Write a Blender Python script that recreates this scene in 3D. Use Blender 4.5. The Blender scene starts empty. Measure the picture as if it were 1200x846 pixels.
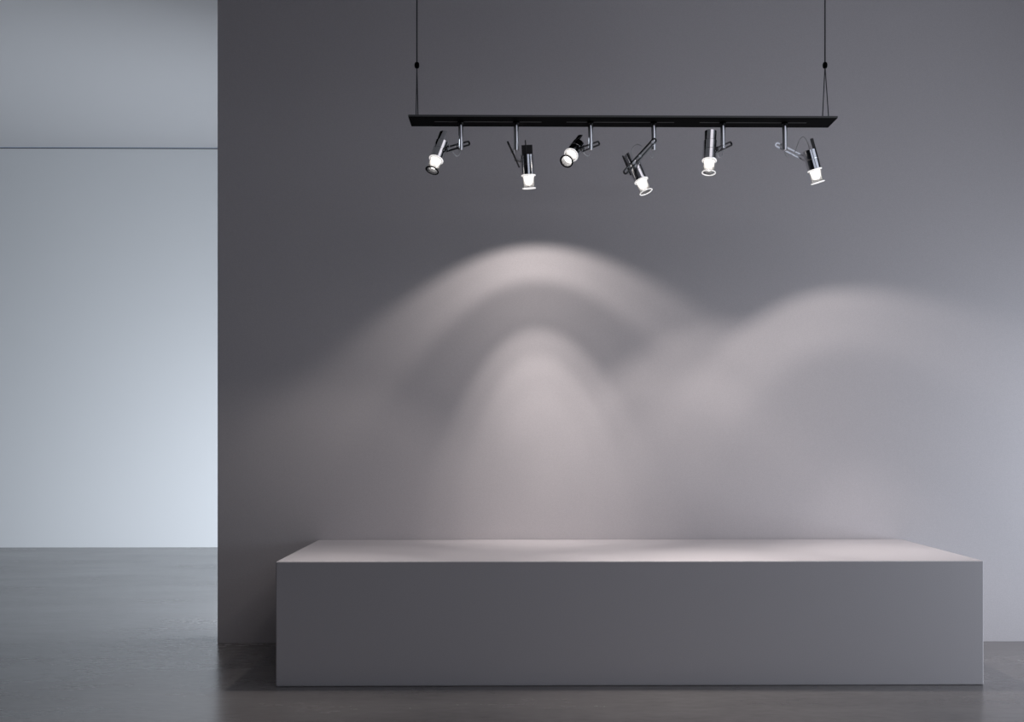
import bpy, bmesh, math
from mathutils import Vector, Matrix

S = bpy.context.scene
COL = S.collection
PI = math.pi

# ------------------------------------------------------------------ camera
F_PX, CX, CY = 1218.0, 619.0, 514.0          # focal length and principal point, 1200x846 frame
YAW = math.radians(0.6)                       # turned slightly to the right
EYE = 1.0
cam_d = bpy.data.cameras.new('camera')
cam_d.sensor_width = 36.0
cam_d.sensor_fit = 'HORIZONTAL'
cam_d.lens = F_PX / 1200 * 36
cam_d.shift_x = (600 - CX) / 1200
cam_d.shift_y = (CY - 423) / 1200
cam_d.clip_start = 0.05
cam = bpy.data.objects.new('camera', cam_d)
COL.objects.link(cam)
cam.location = (0, 0, EYE)
cam.rotation_euler = (PI / 2, 0, -YAW)
S.camera = cam

# ------------------------------------------------------------------ world, exposure, added fill lights out of view
S.view_settings.view_transform = 'Standard'
S.view_settings.look = 'None'
S.view_settings.exposure = 0.0
S.view_settings.gamma = 1.0
S.view_settings.use_curve_mapping = False
S.cycles.use_denoising = True
S.cycles.max_bounces = 10
S.cycles.diffuse_bounces = 6
S.cycles.transparent_max_bounces = 12
S.cycles.sample_clamp_indirect = 4.0
S.cycles.caustics_reflective = False
S.cycles.caustics_refractive = False
w = bpy.data.worlds.new('sky')
S.world = w
w.use_nodes = True
w.node_tree.nodes['Background'].inputs[0].default_value = (0.55, 0.68, 0.9, 1)
w.node_tree.nodes['Background'].inputs[1].default_value = 0.4

# room measures (metres): camera stands at the origin, eye height 1 m
CEIL = 3.68
Y_PART, PART_T = 5.105, 0.16                  # the partition wall with the scallops on it
Y_FAR = 9.60
X_RIGHT, X_LEFT, Y_REAR = 3.6, -5.6, -2.6
X_BACK_RIGHT = 0.3                           # side wall of the room behind the partition

def fill_light(name, loc, rot, sx, sy, power, colour):
    l = bpy.data.lights.new(name, 'AREA')
    l.shape = 'RECTANGLE'; l.size = sx; l.size_y = sy
    l.energy = power; l.color = colour
    o = bpy.data.objects.new(name, l); COL.objects.link(o)
    o.location = loc; o.rotation_euler = rot
    return o

# unseen windows and panel added for fill light and metal highlights: (x plane, y0, y1, z0, z1)
ADDED_SKYLIGHT = (1.2, 3.45, -1.0, 0.9)              # added ceiling opening for the stems' highlights: x0, x1, y0, y1
ADDED_PANEL = (0.5, 2.4, 2.1, 3.4)                   # unseen ceiling panel added for lamp highlights and the upper wall
ADDED_WIN_REAR = (-0.4, 3.3, 1.35, 2.6)             # added behind the camera for highlights on the lamp bodies: x0, x1, z0, z1
ADDED_WIN_HIGH = (X_RIGHT, -1.0, 3.6, 2.5, 3.55)     # clerestory added in the right wall for metal highlights
ADDED_WIN_LOW = (X_RIGHT, 2.7, 4.75, 0.04, 1.45)  # unseen window, added to match light coming from low right
ADDED_WIN_BACK = (X_BACK_RIGHT, 6.6, 9.45, 0.03, 0.55)  # unseen window, added for the back room's brightness from low right
def win_fill(name, wn, power, colour):
    x, y0, y1, z0, z1 = wn
    fill_light(name, (x + 0.03, (y0 + y1) / 2, (z0 + z1) / 2), (0, PI / 2, 0), z1 - z0, y1 - y0, power, colour)
fill_light('skylight_fill', ((ADDED_SKYLIGHT[0] + ADDED_SKYLIGHT[1]) / 2, (ADDED_SKYLIGHT[2] + ADDED_SKYLIGHT[3]) / 2, CEIL + 0.03), (0, 0, 0),
         ADDED_SKYLIGHT[1] - ADDED_SKYLIGHT[0], ADDED_SKYLIGHT[3] - ADDED_SKYLIGHT[2], 8, (0.95, 0.92, 1.0))
fill_light('ceiling_panel_fill', ((ADDED_PANEL[0] + ADDED_PANEL[1]) / 2, (ADDED_PANEL[2] + ADDED_PANEL[3]) / 2, CEIL - 0.022), (0, 0, 0),
         ADDED_PANEL[1] - ADDED_PANEL[0] - 0.04, ADDED_PANEL[3] - ADDED_PANEL[2] - 0.04, 7.5, (0.97, 0.93, 1.0))
fill_light('rear_window_fill', ((ADDED_WIN_REAR[0] + ADDED_WIN_REAR[1]) / 2, Y_REAR - 0.03, (ADDED_WIN_REAR[2] + ADDED_WIN_REAR[3]) / 2), (PI / 2, 0, 0),
         ADDED_WIN_REAR[1] - ADDED_WIN_REAR[0], ADDED_WIN_REAR[3] - ADDED_WIN_REAR[2], 5, (0.95, 0.93, 1.0))
win_fill('low_window_fill', ADDED_WIN_LOW, 42, (0.82, 0.90, 1.0))
win_fill('clerestory_fill', ADDED_WIN_HIGH, 8, (0.90, 0.92, 1.0))
win_fill('back_window_fill', ADDED_WIN_BACK, 70, (0.84, 0.91, 1.0))
wash = fill_light('added_wash_fill', (-0.2, Y_PART + PART_T + 0.30, 0.24), (PI / 2, 0, 0.80), 1.0, 0.30, 142, (0.83, 0.905, 1.0))  # unseen light added for the far wall's gradient
wash.data.spread = math.radians(125)
SPOT_POWER = 60.0
SPOT_COLOUR = (1.0, 0.925, 0.885)

# ------------------------------------------------------------------ helpers
def at(px, py, Y):
    """world point on the plane y = Y seen at a pixel of the 1200x846 frame"""
    u = (px - CX) / F_PX; v = (CY - py) / F_PX
    dx = math.sin(YAW) + u * math.cos(YAW); dy = math.cos(YAW) - u * math.sin(YAW)
    t = Y / dy
    return Vector((dx * t, Y, EYE + v * t))

def mat(name):
    m = bpy.data.materials.new(name); m.use_nodes = True
    return m, m.node_tree.nodes, m.node_tree.links, m.node_tree.nodes['Principled BSDF']

def simple(name, col, rough=0.5, metal=0.0):
    m, n, l, b = mat(name)
    b.inputs['Base Color'].default_value = (*col, 1)
    b.inputs['Roughness'].default_value = rough
    b.inputs['Metallic'].default_value = metal
    return m

def painted(name, col, rough=0.75, amount=0.05, linen=0.0):
    m, n, l, b = mat(name)
    tc = n.new('ShaderNodeTexCoord')
    mp = n.new('ShaderNodeMapping'); mp.inputs['Scale'].default_value = (1, 1, 1)
    ns = n.new('ShaderNodeTexNoise'); ns.inputs['Scale'].default_value = 260; ns.inputs['Detail'].default_value = 3
    cr = n.new('ShaderNodeValToRGB')
    cr.color_ramp.elements[0].position = 0.3; cr.color_ramp.elements[1].position = 0.7
    cr.color_ramp.elements[0].color = (*[c * (1 - amount) for c in col], 1)
    cr.color_ramp.elements[1].color = (*[c * (1 + amount) for c in col], 1)
    l.new(tc.outputs['Object'], mp.inputs['Vector']); l.new(mp.outputs[0], ns.inputs['Vector'])
    l.new(ns.outputs['Fac'], cr.inputs[0]); l.new(cr.outputs[0], b.inputs['Base Color'])
    b.inputs['Roughness'].default_value = rough
    b.inputs['Specular IOR Level'].default_value = 0.25
    if linen:
        mp2 = n.new('ShaderNodeMapping'); mp2.inputs['Scale'].default_value = (14, 14, 420)
        ns2 = n.new('ShaderNodeTexNoise'); ns2.inputs['Scale'].default_value = 1.0; ns2.inputs['Detail'].default_value = 2
        bp = n.new('ShaderNodeBump'); bp.inputs['Strength'].default_value = linen; bp.inputs['Distance'].default_value = 0.002
        l.new(tc.outputs['Object'], mp2.inputs['Vector']); l.new(mp2.outputs[0], ns2.inputs['Vector'])
        l.new(ns2.outputs['Fac'], bp.inputs['Height']); l.new(bp.outputs[0], b.inputs['Normal'])
    return m

def concrete(name):
    m, n, l, b = mat(name)
    tc = n.new('ShaderNodeTexCoord')
    mp = n.new('ShaderNodeMapping'); mp.inputs['Scale'].default_value = (0.55, 1.5, 1)
    big = n.new('ShaderNodeTexNoise'); big.inputs['Scale'].default_value = 1.6; big.inputs['Detail'].default_value = 8
    big.inputs['Roughness'].default_value = 0.62
    fine = n.new('ShaderNodeTexNoise'); fine.inputs['Scale'].default_value = 26; fine.inputs['Detail'].default_value = 5
    mix = n.new('ShaderNodeMath'); mix.operation = 'MULTIPLY_ADD'; mix.inputs[1].default_value = 0.35
    cr = n.new('ShaderNodeValToRGB')
    cr.color_ramp.elements[0].position = 0.45; cr.color_ramp.elements[1].position = 0.9
    cr.color_ramp.elements[0].color = (0.126, 0.117, 0.115, 1)
    cr.color_ramp.elements[1].color = (0.200, 0.188, 0.184, 1)
    rr = n.new('ShaderNodeMapRange')
    rr.inputs['From Min'].default_value = 0.4; rr.inputs['From Max'].default_value = 0.95
    rr.inputs['To Min'].default_value = 0.18; rr.inputs['To Max'].default_value = 0.30
    bp = n.new('ShaderNodeBump'); bp.inputs['Strength'].default_value = 0.05; bp.inputs['Distance'].default_value = 0.004
    l.new(tc.outputs['Object'], mp.inputs['Vector'])
    l.new(mp.outputs[0], big.inputs['Vector']); l.new(mp.outputs[0], fine.inputs['Vector'])
    l.new(fine.outputs['Fac'], mix.inputs[0]); l.new(big.outputs['Fac'], mix.inputs[2])
    l.new(mix.outputs[0], cr.inputs[0]); l.new(mix.outputs[0], rr.inputs['Value'])
    l.new(cr.outputs[0], b.inputs['Base Color']); l.new(rr.outputs[0], b.inputs['Roughness'])
    l.new(fine.outputs['Fac'], bp.inputs['Height']); l.new(bp.outputs[0], b.inputs['Normal'])
    b.inputs['Specular IOR Level'].default_value = 0.7; b.inputs['IOR'].default_value = 1.6
    return m

def lit(name, col, strength):
    m, n, l, b = mat(name)
    b.inputs['Base Color'].default_value = (0.8, 0.8, 0.8, 1)
    b.inputs['Emission Color'].default_value = (*col, 1)
    b.inputs['Emission Strength'].default_value = strength
    return m

def thin_glass(name, clear, tint, white):
    """clear tube: part see-through, part white glow of the ground glass, with a polished skin"""
    m, n, l, b = mat(name)
    out = n['Material Output']
    tr = n.new('ShaderNodeBsdfGlass'); tr.inputs[0].default_value = (*tint, 1); tr.inputs['IOR'].default_value = 1.46; tr.inputs['Roughness'].default_value = 0.03
    tl = n.new('ShaderNodeBsdfTranslucent'); tl.inputs[0].default_value = (*white, 1)
    gl = n.new('ShaderNodeBsdfGlossy'); gl.inputs['Roughness'].default_value = 0.06
    m1 = n.new('ShaderNodeMixShader'); m1.inputs[0].default_value = 1 - clear
    fr = n.new('ShaderNodeFresnel'); fr.inputs[0].default_value = 1.5
    m2 = n.new('ShaderNodeMixShader')
    l.new(tr.outputs[0], m1.inputs[1]); l.new(tl.outputs[0], m1.inputs[2])
    l.new(fr.outputs[0], m2.inputs[0]); l.new(m1.outputs[0], m2.inputs[1]); l.new(gl.outputs[0], m2.inputs[2])
    l.new(m2.outputs[0], out.inputs[0])
    return m

def add_box(bm, lo, hi):
    x0, y0, z0 = lo; x1, y1, z1 = hi
    v = [bm.verts.new(p) for p in ((x0,y0,z0),(x1,y0,z0),(x1,y1,z0),(x0,y1,z0),(x0,y0,z1),(x1,y0,z1),(x1,y1,z1),(x0,y1,z1))]
    for f in ((0,3,2,1),(4,5,6,7),(0,1,5,4),(1,2,6,5),(2,3,7,6),(3,0,4,7)):
        bm.faces.new([v[i] for i in f])

def add_lathe(bm, prof, n=40, cap0=False, cap1=False, close=False):
    """profile of (radius, z) turned about the z axis"""
    rings = []
    for r, z in prof:
        rings.append([bm.verts.new((r * math.cos(2*PI*i/n), r * math.sin(2*PI*i/n), z)) for i in range(n)])
    pairs = list(zip(rings[:-1], rings[1:]))
    if close: pairs.append((rings[-1], rings[0]))
    for a, b in pairs:
        for i in range(n):
            bm.faces.new((a[i], a[(i+1) % n], b[(i+1) % n], b[i]))
    if cap0: bm.faces.new(rings[0][::-1])
    if cap1: bm.faces.new(rings[-1])

def add_tube(bm, pts, r, n=10, closed=False):
    pts = [Vector(p) for p in pts]; N = len(pts); rings = []
    up = None
    for i, p in enumerate(pts):
        a = pts[(i-1) % N] if (closed or i > 0) else p
        b = pts[(i+1) % N] if (closed or i < N-1) else p
        t = (b - a).normalized()
        if up is None:
            up = t.orthogonal().normalized()
        up = (up - t * up.dot(t)).normalized()
        s = t.cross(up)
        rings.append([bm.verts.new(p + (up * math.cos(2*PI*k/n) + s * math.sin(2*PI*k/n)) * r) for k in range(n)])
    last = N if closed else N - 1
    for i in range(last):
        a, b = rings[i], rings[(i+1) % N]
        off = 0
        if closed and i == N - 1:                # keep the seam untwisted
            off = min(range(n), key=lambda k: (a[0].co - b[k].co).length)
        for k in range(n):
            bm.faces.new((a[k], a[(k+1) % n], b[(k+1+off) % n], b[(k+off) % n]))
    if not closed:
        bm.faces.new(rings[0][::-1]); bm.faces.new(rings[-1])

def spline(ctrl, per=8):
    c = [Vector(p) for p in ctrl]; c = [c[0]*2 - c[1]] + c + [c[-1]*2 - c[-2]]
    out = []
    for i in range(1, len(c) - 2):
        p0, p1, p2, p3 = c[i-1], c[i], c[i+1], c[i+2]
        for k in range(per):
            t = k / per
            out.append(0.5 * (2*p1 + (p2-p0)*t + (2*p0-5*p1+4*p2-p3)*t*t + (3*p1-p0-3*p2+p3)*t**3))
    out.append(c[-2]); return out

def obj(name, bm, m, parent=None, M=None, smooth=None, bevel=0.0):
    bmesh.ops.recalc_face_normals(bm, faces=bm.faces[:])
    me = bpy.data.meshes.new(name)
    if smooth is not None:
        for f in bm.faces: f.smooth = True
        for e in bm.edges:
            if len(e.link_faces) == 2 and e.calc_face_angle(0) > math.radians(smooth): e.smooth = False
    bm.to_mesh(me); bm.free()
    me.materials.append(m)
    o = bpy.data.objects.new(name, me); COL.objects.link(o)
    if parent: o.parent = parent
    if M is not None: o.matrix_local = M
    if bevel:
        b = o.modifiers.new('bevel', 'BEVEL'); b.width = bevel; b.segments = 3; b.limit_method = 'ANGLE'
    return o

def thing(name, label, cat, loc, group=None):
    o = bpy.data.objects.new(name, None); COL.objects.link(o)
    o.location = loc; o.empty_display_size = 0.1
    o['label'] = label; o['category'] = cat
    if group: o['group'] = group
    bpy.context.view_layer.update()
    return o

def struct(name, boxes, m, label=None, bevel=0.0, parent=None):
    bm = bmesh.new()
    for lo, hi in boxes: add_box(bm, lo, hi)
    o = obj(name, bm, m, parent, bevel=bevel)
    if not parent: o['kind'] = 'structure'
    if label: o['label'] = label
    return o

# ------------------------------------------------------------------ materials
M_WALL = painted('warm_grey_wall_paint', (0.60, 0.568, 0.582), 0.8, 0.05, 0.12)
M_FAR = painted('pale_wall_paint', (0.68, 0.69, 0.70), 0.8, 0.02)
M_CEIL = painted('pale_ceiling_paint', (0.60, 0.60, 0.61), 0.85, 0.02)
M_DARK = painted('charcoal_wall_paint', (0.07, 0.07, 0.075), 0.8, 0.05)
M_FLOOR = concrete('dark_polished_concrete')
M_BENCH = painted('matte_grey_plinth_paint', (0.60, 0.572, 0.59), 0.7, 0.04, 0.08)
M_TRIM = simple('dark_shadow_gap', (0.06, 0.055, 0.06), 0.7)
M_FRAME = simple('grey_window_frame', (0.35, 0.35, 0.36), 0.4)
M_BLACK = simple('satin_black_metal', (0.0025, 0.0025, 0.0025), 0.5)
M_BLACK.node_tree.nodes['Principled BSDF'].inputs['Specular IOR Level'].default_value = 0.02
M_SLOT = simple('dark_grey_slot', (0.07, 0.07, 0.07), 0.5)
M_CHROME = simple('polished_chrome', (0.80, 0.80, 0.81), 0.07, 1.0)
M_ARM = simple('arm_metal_dark_reflection', (0.07, 0.07, 0.072), 0.22, 1.0)  # arm metal darkened in place of the dark room it mirrors
M_BODY = simple('dark_polished_steel', (0.72, 0.72, 0.735), 0.09, 1.0)
M_SINK = simple('fin_and_shaded_sink_metal', (0.045, 0.041, 0.042), 0.45, 0.3)  # dark metal of the fins; on some sinks it stands for dark reflections
M_WIRE = simple('dark_steel_wire', (0.05, 0.05, 0.055), 0.4, 0.5)
M_ARM_GLINT = simple('arm_metal_bright_reflection', (0.95, 0.95, 0.95), 0.2, 1.0)  # same arm metal, brightened in place of a bright reflection
M_PIN = simple('satin_steel', (0.85, 0.85, 0.86), 0.38, 1.0)
M_CABLE = simple('grey_cable', (0.62, 0.62, 0.63), 0.35, 0.3)
M_LED = lit('lit_led_lens', (1.0, 0.97, 0.94), 4.0)
M_CONE = lit('glass_edge_glow', (1.0, 0.97, 0.95), 0.75)  # emission stands for lamp light caught in flange and rim
M_GLASS = thin_glass('ground_glass', 0.45, (0.97, 0.96, 0.95), (0.95, 0.94, 0.93))
M_RIM = thin_glass('thick_glass_rim', 0.25, (0.6, 0.59, 0.58), (0.85, 0.84, 0.83))

# ------------------------------------------------------------------ the room
struct('floor', [((X_LEFT, Y_REAR, -0.12), (X_RIGHT, Y_FAR, 0.0))], M_FLOOR)
sx0, sx1, sy0, sy1 = ADDED_SKYLIGHT
struct('ceiling', [((X_LEFT, Y_REAR, CEIL), (X_RIGHT, sy0, CEIL + 0.12)), ((X_LEFT, sy1, CEIL), (X_RIGHT, Y_FAR, CEIL + 0.12)),
                   ((X_LEFT, sy0, CEIL), (sx0, sy1, CEIL + 0.12)), ((sx1, sy0, CEIL), (X_RIGHT, sy1, CEIL + 0.12))], M_CEIL)
GAP = 0.014
x_edge = at(255, 514, Y_PART).x
struct('wall_partition', [((x_edge, Y_PART, 0.0), (X_RIGHT, Y_PART + PART_T, CEIL))], M_WALL)
struct('wall_far', [((X_LEFT, Y_FAR, 0.0), (X_BACK_RIGHT + 0.12, Y_FAR + 0.12, CEIL - GAP))], M_FAR)
struct('trim_1', [((X_LEFT, Y_FAR + 0.02, CEIL - GAP), (X_BACK_RIGHT + 0.12, Y_FAR + 0.12, CEIL))], M_TRIM)
struct('wall_left', [((X_LEFT - 0.12, Y_REAR, 0.0), (X_LEFT, Y_FAR, CEIL))], M_DARK)
a, b, c, d = ADDED_WIN_REAR
struct('wall_rear', [((X_LEFT, Y_REAR - 0.12, 0.0), (a, Y_REAR, CEIL)), ((b, Y_REAR - 0.12, 0.0), (X_RIGHT, Y_REAR, CEIL)),
                     ((a, Y_REAR - 0.12, 0.0), (b, Y_REAR, c)), ((a, Y_REAR - 0.12, d), (b, Y_REAR, CEIL))], M_DARK)
t = 0.03
struct('added_window_5', [((a, Y_REAR-.1, c), (a+t, Y_REAR-.05, d)), ((b-t, Y_REAR-.1, c), (b, Y_REAR-.05, d)),
                    ((a+t, Y_REAR-.1, c), (b-t, Y_REAR-.05, c+t)), ((a+t, Y_REAR-.1, d-t), (b-t, Y_REAR-.05, d))], M_FRAME)  # frame of the added rear window
# housing of the added ceiling panel
struct('added_panel_housing', [((ADDED_PANEL[0], ADDED_PANEL[2], CEIL-.02), (ADDED_PANEL[1], ADDED_PANEL[3], CEIL-.001))], M_FRAME)

def wall_with_windows(name, x, y0, y1, wins, m):
    """wall in a plane x = const, opened where its windows are"""
    cuts = sorted({y0, y1} | {q[1] for q in wins} | {q[2] for q in wins}); boxes = []
    for a, b in zip(cuts[:-1], cuts[1:]):
        z = 0.0
        for _, wa, wb, z0, z1 in sorted(wins, key=lambda q: q[3]):
            if wa <= a and wb >= b:
                boxes.append(((x, a, z), (x + 0.12, b, z0))); z = z1
        boxes.append(((x, a, z), (x + 0.12, b, CEIL)))
    struct(name, boxes, m)

wall_with_windows('wall_right', X_RIGHT, Y_REAR, Y_PART, [ADDED_WIN_HIGH, ADDED_WIN_LOW], M_DARK)
wall_with_windows('wall_back', X_BACK_RIGHT, Y_PART + PART_T, Y_FAR, [ADDED_WIN_BACK], M_DARK)
for k, wn in enumerate((ADDED_WIN_LOW, ADDED_WIN_BACK, ADDED_WIN_HIGH)):  # frames of the added side windows
    x, y0, y1, z0, z1 = wn; t = 0.03
    struct('added_window_%d' % (k + 1), [((x+.05, y0, z0), (x+.1, y0+t, z1)), ((x+.05, y1-t, z0), (x+.1, y1, z1)),
                                   ((x+.05, y0+t, z0), (x+.1, y1-t, z0+t)), ((x+.05, y0+t, z1-t), (x+.1, y1-t, z1))], M_FRAME)

# housing of the added, unseen wash light at the foot of the partition's far side
struct('added_wash_housing', [((-0.72, Y_PART + PART_T + 0.01, 0.0), (0.32, Y_PART + PART_T + 0.07, 0.42))], M_FRAME)
t = 0.03
struct('added_window_4', [((sx0, sy0, CEIL+.06), (sx0+t, sy1, CEIL+.11)), ((sx1-t, sy0, CEIL+.06), (sx1, sy1, CEIL+.11)),
                    ((sx0+t, sy0, CEIL+.06), (sx1-t, sy0+t, CEIL+.11)), ((sx0+t, sy1-t, CEIL+.06), (sx1-t, sy1, CEIL+.11))], M_FRAME)  # frame of the added skylight

# ------------------------------------------------------------------ the plinth bench against the wall
bl = at(323, 658, 4.2); br = at(1153, 657, 4.2)
bm = bmesh.new()
add_box(bm, (bl.x, 4.2, 0.0), (br.x, Y_PART - 0.004, bl.z))
o = obj('plinth_bench', bm, M_BENCH, bevel=0.005)
o['label'] = 'long low matte grey rectangular plinth standing on the floor against the wall'
o['category'] = 'bench'

# ------------------------------------------------------------------ the suspended track
Y_S = 4.52                                     # the line of the slots and stems
Y_N, Y_F = 4.454, 4.594
pl = at(478.3, 137, Y_N); pr = at(981.8, 137, Y_N)
Z_PL = 2.378; T_PL = 0.009
track = thing('lighting_track', 'long flat black ceiling track plate hung on two wires above the plinth', 'light track',
              ((pl.x + pr.x) / 2, Y_S, Z_PL))
def loc(p): return Vector(p) - track.location
bm = bmesh.new()
add_box(bm, loc((pl.x, Y_N, Z_PL)), loc((pr.x, Y_F, Z_PL + T_PL)))
obj('plate', bm, M_BLACK, track, bevel=0.0012)
bm = bmesh.new()
add_box(bm, loc((pl.x + 0.0005, Y_N - 0.0012, Z_PL + 0.0008)), loc((pr.x - 0.0005, Y_N + 0.0006, Z_PL + T_PL - 0.0004)))  # lighter strip added: light on the plate's front, put in as colour
obj('front_edge_sheen', bm, simple('black_metal_sheen', (0.10, 0.10, 0.098), 0.4), track)['label'] = 'lighter front of the black plate, painted as a grey strip'
for a, b in ((509, 634.5), (664, 790), (820, 945)):
    bm = bmesh.new()
    add_box(bm, loc((at(a, 142.5, Y_S).x, Y_S - 0.004, Z_PL - 0.0012)), loc((at(b, 142.5, Y_S).x, Y_S + 0.004, Z_PL + 0.001)))
    obj('slot', bm, M_SLOT, track)['label'] = 'thin grey slot line in the black underside'

def hanger(px, x_attach, label):
    top = Vector((at(px, 76.5, Y_S).x, Y_S, CEIL)); ball = at(px, 76.5, Y_S)
    root = thing('suspension_wire', label, 'wire', top, 'wires holding the track')
    L = lambda p: Vector(p) - root.location
    bm = bmesh.new(); add_tube(bm, [L(ball), L(top)], 0.0032, 10); obj('wire', bm, M_WIRE, root, smooth=40)
    for dy in (-0.047, 0.047):
        bm = bmesh.new(); add_tube(bm, [L(ball), L((x_attach, Y_S + dy, Z_PL + T_PL))], 0.0022, 10)
        obj('leg', bm, M_WIRE, root, smooth=40)
    bm = bmesh.new()
    add_lathe(bm, [(0.003, -0.014), (0.008, -0.0115), (0.0105, -0.005), (0.0105, 0.005), (0.008, 0.0115), (0.003, 0.014)], 20, True, True)
    obj('ball', bm, M_BLACK, root, Matrix.Translation(L(ball)), smooth=50)
    bm = bmesh.new()
    add_lathe(bm, [(0.022, -0.012), (0.024, -0.01), (0.024, 0.0)], 24, True, True)
    obj('ceiling_cup', bm, M_BLACK, root, smooth=40)
hanger(488.6, at(490.0, 134, Y_S + 0.047).x, 'thin black forked suspension wire at the left end of the track')
hanger(966.8, at(963.5, 135, Y_S + 0.047).x, 'thin black forked suspension wire at the right end of the track')

# ------------------------------------------------------------------ the spotlights
R = 0.030                                      # body radius
L_BODY, L_GLASS = 0.086, 0.060

def beam_nodes(l):
    """the lamp's own photometric curve: narrow core, dim gap, wide ring"""
    l.use_nodes = True
    n, k = l.node_tree.nodes, l.node_tree.links
    em = n['Emission']
    tc = n.new('ShaderNodeTexCoord'); sp = n.new('ShaderNodeSeparateXYZ')
    neg = n.new('ShaderNodeMath'); neg.operation = 'MULTIPLY'; neg.inputs[1].default_value = -1
    ac = n.new('ShaderNodeMath'); ac.operation = 'ARCCOSINE'
    dv = n.new('ShaderNodeMath'); dv.operation = 'DIVIDE'; dv.inputs[1].default_value = PI / 2
    cr = n.new('ShaderNodeValToRGB'); cr.color_ramp.interpolation = 'EASE'
    pts = [(0, 0.96), (7, 0.82), (13, 0.64), (18.5, 0.37), (24.5, 0.13), (34, 0.115), (41.5, 0.205), (48, 0.18), (57, 0.0), (90, 0.0)]
    e = cr.color_ramp.elements
    while len(e) < len(pts): e.new(0.5)
    for i, (deg, v) in enumerate(pts):
        e[i].position = deg / 90
    for i, (deg, v) in enumerate(pts):
        e[i].color = (v, v, v, 1)
    k.new(tc.outputs['Normal'], sp.inputs[0]); k.new(sp.outputs['Z'], neg.inputs[0])
    k.new(neg.outputs[0], ac.inputs[0]); k.new(ac.outputs[0], dv.inputs[0]); k.new(dv.outputs[0], cr.inputs[0])
    k.new(cr.outputs[0], em.inputs['Strength'])
    em.inputs['Color'].default_value = (1, 1, 1, 1)

LAMPS = [
    # stem px | body foot px, depth | lean in view (deg, right +), k toward(-)/away(+) | arm ends px+depth | edge-on | sink roll | fin | cables
    dict(stem=540, dim=0.9, half=92, foot=(511.4, 186.4), Y=4.455, phi=-21, k=-0.52, arm=((521.5, 175.5, 4.44), (550, 167.5, 4.60)), edge=False,
         roll=192, fin=0.0, cables=(((520.0, 159, 4.47), (524, 162, 4.47), (526.3, 170, 4.46), (526.5, 174, 4.46)), ((530, 178, 4.47), (535, 183, 4.49), (538.5, 180.5, 4.50), (540, 176, 4.52))),
         label='polished spotlight leaning down to the left, nearest the left end of the track'),
    dict(stem=605, sink=M_SINK, foot=(619.2, 204.9), Y=4.545, phi=3, k=-0.10, beam=0.155, arm=((595.3, 167, 4.45), (608, 195, 4.60)), edge=True,
         roll=90, fin=0.03, cables=(((604.5, 177, 4.52), (605.5, 182, 4.53), (608, 186, 4.53), (611, 187, 4.54)),),
         label='polished spotlight pointing straight down, its upright fin in front, second from left on the track'),
    dict(stem=692, dim=1.2, half=92, foot=(669.5, 181.2), Y=4.45, phi=-37, k=-0.82, arm=((681, 175.5, 4.44), (702, 167.5, 4.60)), edge=False,
         roll=192, fin=0.0, cables=(((683.5, 178, 4.46), (686, 181.5, 4.48), (689, 183, 4.49), (691.3, 180.5, 4.51), (692, 177, 4.52)),),
         label='polished spotlight facing the viewer, its round lens fully seen, third from left'),
    dict(stem=766, dim=0.8, foot=(751.2, 211.2), Y=4.535, phi=23.5, k=-0.32, arm=((768, 163.2, 4.485), (731.8, 203, 4.485)), edge=False,
         roll=200, fin=0.022, cables=(((752.5, 171.5, 4.50), (747, 169, 4.51), (742, 172.5, 4.52), (740.2, 179, 4.53), (741.2, 187, 4.535)), ((758.5, 178.5, 4.50), (763.5, 185, 4.51), (765.5, 182, 4.515), (766, 176, 4.52))),
         label='polished spotlight hanging low from a long diagonal dark-looking slotted arm, fourth from left'),
    dict(stem=847, dim=1.1, half=72, foot=(831.3, 187.6), Y=4.46, phi=-3, k=-0.42, beam=-0.48, arm=((839.6, 175.8, 4.44), (857, 168, 4.60)), edge=False,
         roll=262, fin=0.0, cables=(((841, 179, 4.46), (841.5, 183, 4.47), (843.5, 184.5, 4.48), (846.3, 182, 4.50), (847.5, 176, 4.52)),),
         label='polished spotlight standing upright left of its stem on a short arm, second from right'),
    dict(stem=919.5, sink=M_SINK, foot=(954.5, 198.6), Y=4.50, phi=14.3, k=-0.06, beam=-0.115, arm_mat=M_ARM_GLINT, flat=(-0.11, -0.97, -0.12), arm=((909.3, 168.8, 4.55), (957, 193, 4.55)), edge=False,
         roll=0, fin=0.0, cables=(((932, 178, 4.54), (934, 172, 4.53), (937, 164.5, 4.52), (941, 160.3, 4.51), (945.5, 165, 4.51), (949.5, 177, 4.50)), ((919.5, 177, 4.525), (921, 182, 4.53), (924, 183.5, 4.535), (928, 180.5, 4.545))),
         label='polished spotlight leaning down to the right on a bright-looking slotted arm, nearest the right end'),
]

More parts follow.
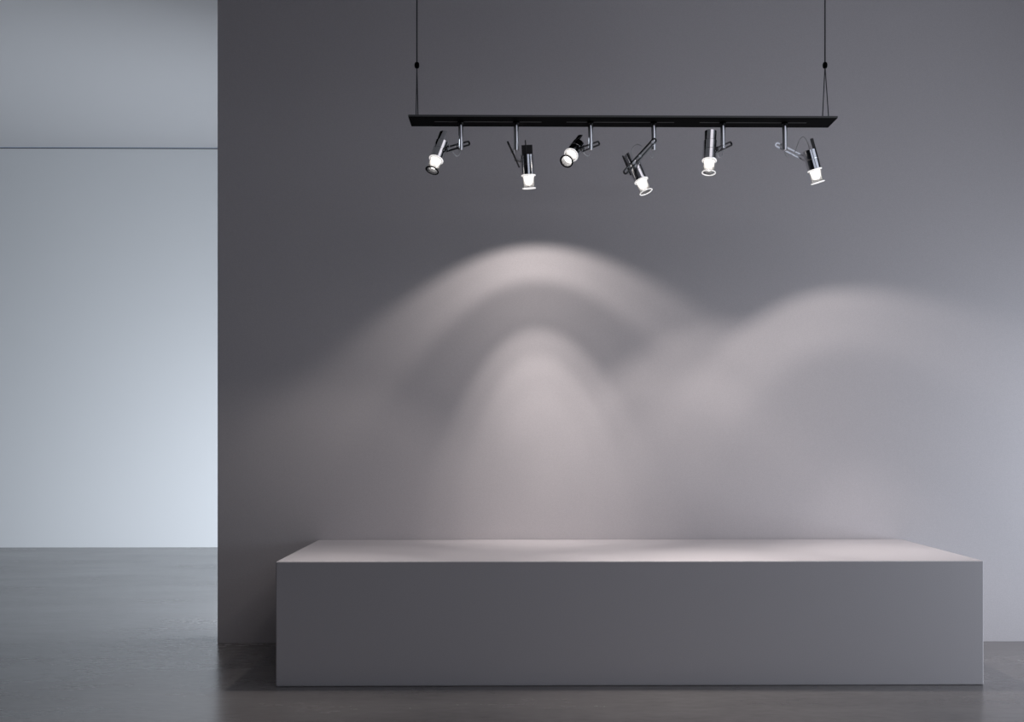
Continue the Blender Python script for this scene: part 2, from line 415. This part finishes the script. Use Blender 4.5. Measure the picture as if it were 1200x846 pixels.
for D in LAMPS:
    top = Vector((at(D['stem'], 142.5, Y_S).x, Y_S, Z_PL))
    root = thing('spotlight', D['label'], 'spotlight', top, 'adjustable spotlights on the track')
    A = lambda p: at(*p) - root.location
    # stem: foot disc, rod, joint sleeve
    H = Z_PL - at(D['stem'], 176.5, Y_S).z
    bm = bmesh.new(); add_lathe(bm, [(0.0108, -0.006), (0.0108, -(H - 0.036))], 32, True, True)
    obj('stem', bm, M_CHROME, root, smooth=40)
    bm = bmesh.new(); add_lathe(bm, [(0.014, -0.006), (0.0145, -0.0055), (0.0145, -0.0012)], 32, True, True)
    obj('stem_base', bm, M_BLACK, root, smooth=40)['label'] = 'black disc at the top of the stem'
    bm = bmesh.new()
    add_lathe(bm, [(0.0098, -(H - 0.036)), (0.0098, -(H - 0.034)), (0.0112, -(H - 0.0335)), (0.0112, -(H - 0.001)), (0.0100, -H)], 32, True, True)
    obj('joint', bm, M_CHROME, root, smooth=40)

    # lamp frame: local z runs UP the lamp; lens end is at -z
    foot = at(D['foot'][0], D['foot'][1], D['Y'])
    V = (foot - Vector((0, 0, EYE))).normalized()
    X = V.cross(Vector((0, 0, 1))).normalized(); U = X.cross(V)
    k = D['k']; s = math.sqrt(1 - k * k); ph = math.radians(D['phi'])
    axis = X * (s * math.sin(ph)) - U * (s * math.cos(ph)) + V * k      # down the beam
    zl = -axis
    xl = (X - zl * X.dot(zl)).normalized(); yl = zl.cross(xl)           # local x = right of the picture, y = away
    M = Matrix((xl, yl, zl)).transposed().to_4x4()
    M.translation = foot - root.location

    # body tube with a seam ring
    bm = bmesh.new()
    add_lathe(bm, [(R*0.6, 0.0), (R*0.97, 0.0), (R, 0.0012), (R, L_BODY*0.5), (R*0.985, L_BODY*0.5 + 0.0008), (R*0.985, L_BODY*0.5 + 0.0016), (R, L_BODY*0.5 + 0.0024),
                   (R, L_BODY - 0.0015), (R*0.96, L_BODY), (R*0.5, L_BODY)], 56, True, True)
    body = obj('body', bm, M_BODY, root, M, smooth=18)
    # heat sink: a D-shaped prism rising from the back of the body
    bm = bmesh.new(); n = 24; r = R * 0.92; half = math.radians(D.get('half', 60)); h0, h1 = L_BODY, L_BODY + 0.043
    lo = [bm.verts.new((r*math.cos(-half + 2*half*i/n), r*math.sin(-half + 2*half*i/n), h0)) for i in range(n + 1)]
    hi = [bm.verts.new((r*math.cos(-half + 2*half*i/n), r*math.sin(-half + 2*half*i/n), h1)) for i in range(n + 1)]
    for i in range(n): bm.faces.new((lo[i], lo[i+1], hi[i+1], hi[i]))
    bm.faces.new((lo[n], lo[0], hi[0], hi[n])); bm.faces.new(hi); bm.faces.new(lo[::-1])
    Mr = M @ Matrix.Rotation(math.radians(D['roll']), 4, 'Z')
    obj('heat_sink', bm, D.get('sink', M_BODY), root, Mr, smooth=35, bevel=0.0008)['label'] = 'half-round top piece'  # darker metal on some sinks stands for the dark they reflect
    if D['fin']:
        bm = bmesh.new()
        fr = {605: -100, 766: 178}.get(D['stem'], 60)
        add_box(bm, (R*0.94, -0.0022, L_BODY*0.46), (R*1.16, 0.0022, L_BODY + 0.040 + D['fin'] - 0.012))
        obj('fin', bm, M_SINK, root, M @ Matrix.Rotation(math.radians(fr), 4, 'Z'), bevel=0.0008)['label'] = 'flat dark upright fin'

    # glass collar: flange, waisted tube flaring to a thick rim; lit lens inside
    bm = bmesh.new()
    add_lathe(bm, [(R*0.84, -0.0052), (R*1.03, -0.0052), (R*1.05, -0.0035), (R*1.03, -0.0005), (R*0.80, -0.0005)], 56, close=True)
    obj('flange', bm, M_CONE, root, M, smooth=45)['label'] = 'bright white ring between body and glass'
    bm = bmesh.new()
    outer = [(R*0.90, -0.0055), (R*0.83, -0.012), (R*0.80, -0.024), (R*0.80, -0.042), (R*0.84, -0.050), (R*0.91, -0.0555)]
    inner = [(a - 0.0022, z) for a, z in outer[::-1]]
    add_lathe(bm, outer + inner, 56, close=True)
    g = obj('glass_collar', bm, M_GLASS, root, M, smooth=50); g['label'] = 'clear glass tube'
    bm = bmesh.new()
    cx = R * 0.93; rt = 0.0020
    add_lathe(bm, [(cx + rt*math.cos(2*PI*i/14), -0.0575 + rt*math.sin(2*PI*i/14)) for i in range(14)], 56, close=True)
    obj('rim', bm, M_CONE if k > -0.45 else M_RIM, g, smooth=80)['label'] = 'thick glass rim'  # emissive glow on rims seen side-on, left off those facing the viewer
    if k < -0.45:  # black ring put in for the rim's dark look against the bright inside
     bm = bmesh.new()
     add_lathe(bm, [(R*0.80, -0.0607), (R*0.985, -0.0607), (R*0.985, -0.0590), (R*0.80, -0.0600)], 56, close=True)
     obj('rim_shade', bm, M_BLACK, g, smooth=30)['label'] = 'dark look of the glass mouth, put in as a thin ring'
    bm = bmesh.new()
    add_lathe(bm, [(R*0.76, -0.006), (R*0.73, -0.010), (R*0.66, -0.020), (R*0.57, -0.030), (R*0.50, -0.039), (R*0.36, -0.044), (R*0.15, -0.046)], 48, True, True)
    obj('lens', bm, M_LED, root, M, smooth=40)['label'] = 'glowing lens inside the glass'

    # slotted arm: a closed loop of rod, with pins
    a0, a1 = A(D['arm'][0]), A(D['arm'][1])
    d = (a1 - a0).normalized()
    wdir = V if D['edge'] else d.cross(Vector(D['flat'])) if 'flat' in D else d.cross(V)
    wdir = (wdir - d * wdir.dot(d)).normalized()
    hw = 0.0078; rr = D.get('rod', 0.0040)
    p0, p1 = a0 + d * hw, a1 - d * hw
    loop = []
    for i in range(13):
        t = -PI/2 + PI * i / 12; loop.append(p1 + d * hw*math.cos(t) + wdir * hw*math.sin(t))
    for i in range(13):
        t = PI/2 + PI * i / 12; loop.append(p0 + d * hw*math.cos(t) + wdir * hw*math.sin(t))
    bm = bmesh.new()
    if 'flat' in D:                                  # flat bar, its face turned to mirror the rear window
        fn = d.cross(wdir).normalized(); rings = []
        for r, h in ((hw + 0.0034, 0.0022), (hw + 0.0034, -0.0022), (hw - 0.0034, -0.0022), (hw - 0.0034, 0.0022)):
            ring = []
            for c, s0 in ((p1, -PI/2), (p0, PI/2)):
                for i in range(13):
                    t = s0 + PI * i / 12
                    ring.append(bm.verts.new(c + d * r*math.cos(t) + wdir * r*math.sin(t) + fn * h))
            rings.append(ring)
        for q in range(4):
            ra, rb = rings[q], rings[(q + 1) % 4]
            for i in range(26): bm.faces.new((ra[i], ra[(i+1) % 26], rb[(i+1) % 26], rb[i]))
    else:
        add_tube(bm, loop, rr, 10, closed=True)
    arm = obj('arm', bm, D.get('arm_mat', M_ARM), root, smooth=35); arm['label'] = 'slotted arm, reflection painted bright' if 'flat' in D else 'slotted arm, reflection painted dark'
    nrm = d.cross(wdir).normalized()
    stem_pt = Vector((0, 0, 0))
    # pins: through the slot at the stem, mid-way bridge, and to the body
    bz = foot + zl * (L_BODY * 0.55) - root.location
    def foot_on_arm(q):
        t = max(0.08, min(0.92, (q - a0).dot(a1 - a0) / (a1 - a0).length_squared))
        return a0 + (a1 - a0) * t
    zst = -(H - 0.017)
    for q, rad in ((Vector((0, 0, zst)), 0.0042), (bz, 0.0042)):
        c = foot_on_arm(q)
        bm = bmesh.new(); add_tube(bm, [q, c], rad, 14); add_tube(bm, [c - nrm * 0.007, c + nrm * 0.007], 0.0062, 16)
        obj('pin', bm, M_PIN, root, smooth=40)
    c = (a0 + a1) / 2
    bm = bmesh.new(); add_tube(bm, [c - wdir * (hw), c + wdir * (hw)], 0.0030, 10); add_tube(bm, [c - nrm * 0.005, c + nrm * 0.005], 0.0058, 16)
    obj('bridge', bm, M_PIN, arm, smooth=40)
    # power cables
    bm = bmesh.new()
    for cb in D['cables']: add_tube(bm, spline([A(p) for p in cb]), 0.0016, 8)
    obj('cable', bm, M_CABLE, root, smooth=60)['label'] = 'thin looping power cable'

    # the lamp's light, at the mouth of the glass
    l = bpy.data.lights.new('spotlight_beam', 'POINT')
    l.energy = SPOT_POWER * D.get('dim', 1.0); l.color = SPOT_COLOUR; l.shadow_soft_size = 0.009
    beam_nodes(l)
    o = bpy.data.objects.new('spotlight_beam', l); COL.objects.link(o); o.parent = root
    kb = D.get('beam', k); sb = math.sqrt(1 - kb * kb)                    # beam tilt set apart from the body's, to land the light
    zb = -(X * (sb * math.sin(ph)) - U * (sb * math.cos(ph)) + V * kb)
    Mb = zb.to_track_quat('Z', 'Y').to_matrix().to_4x4()
    Mb.translation = (M @ Matrix.Translation((0, 0, -L_GLASS - 0.016))).translation
    o.matrix_local = Mb
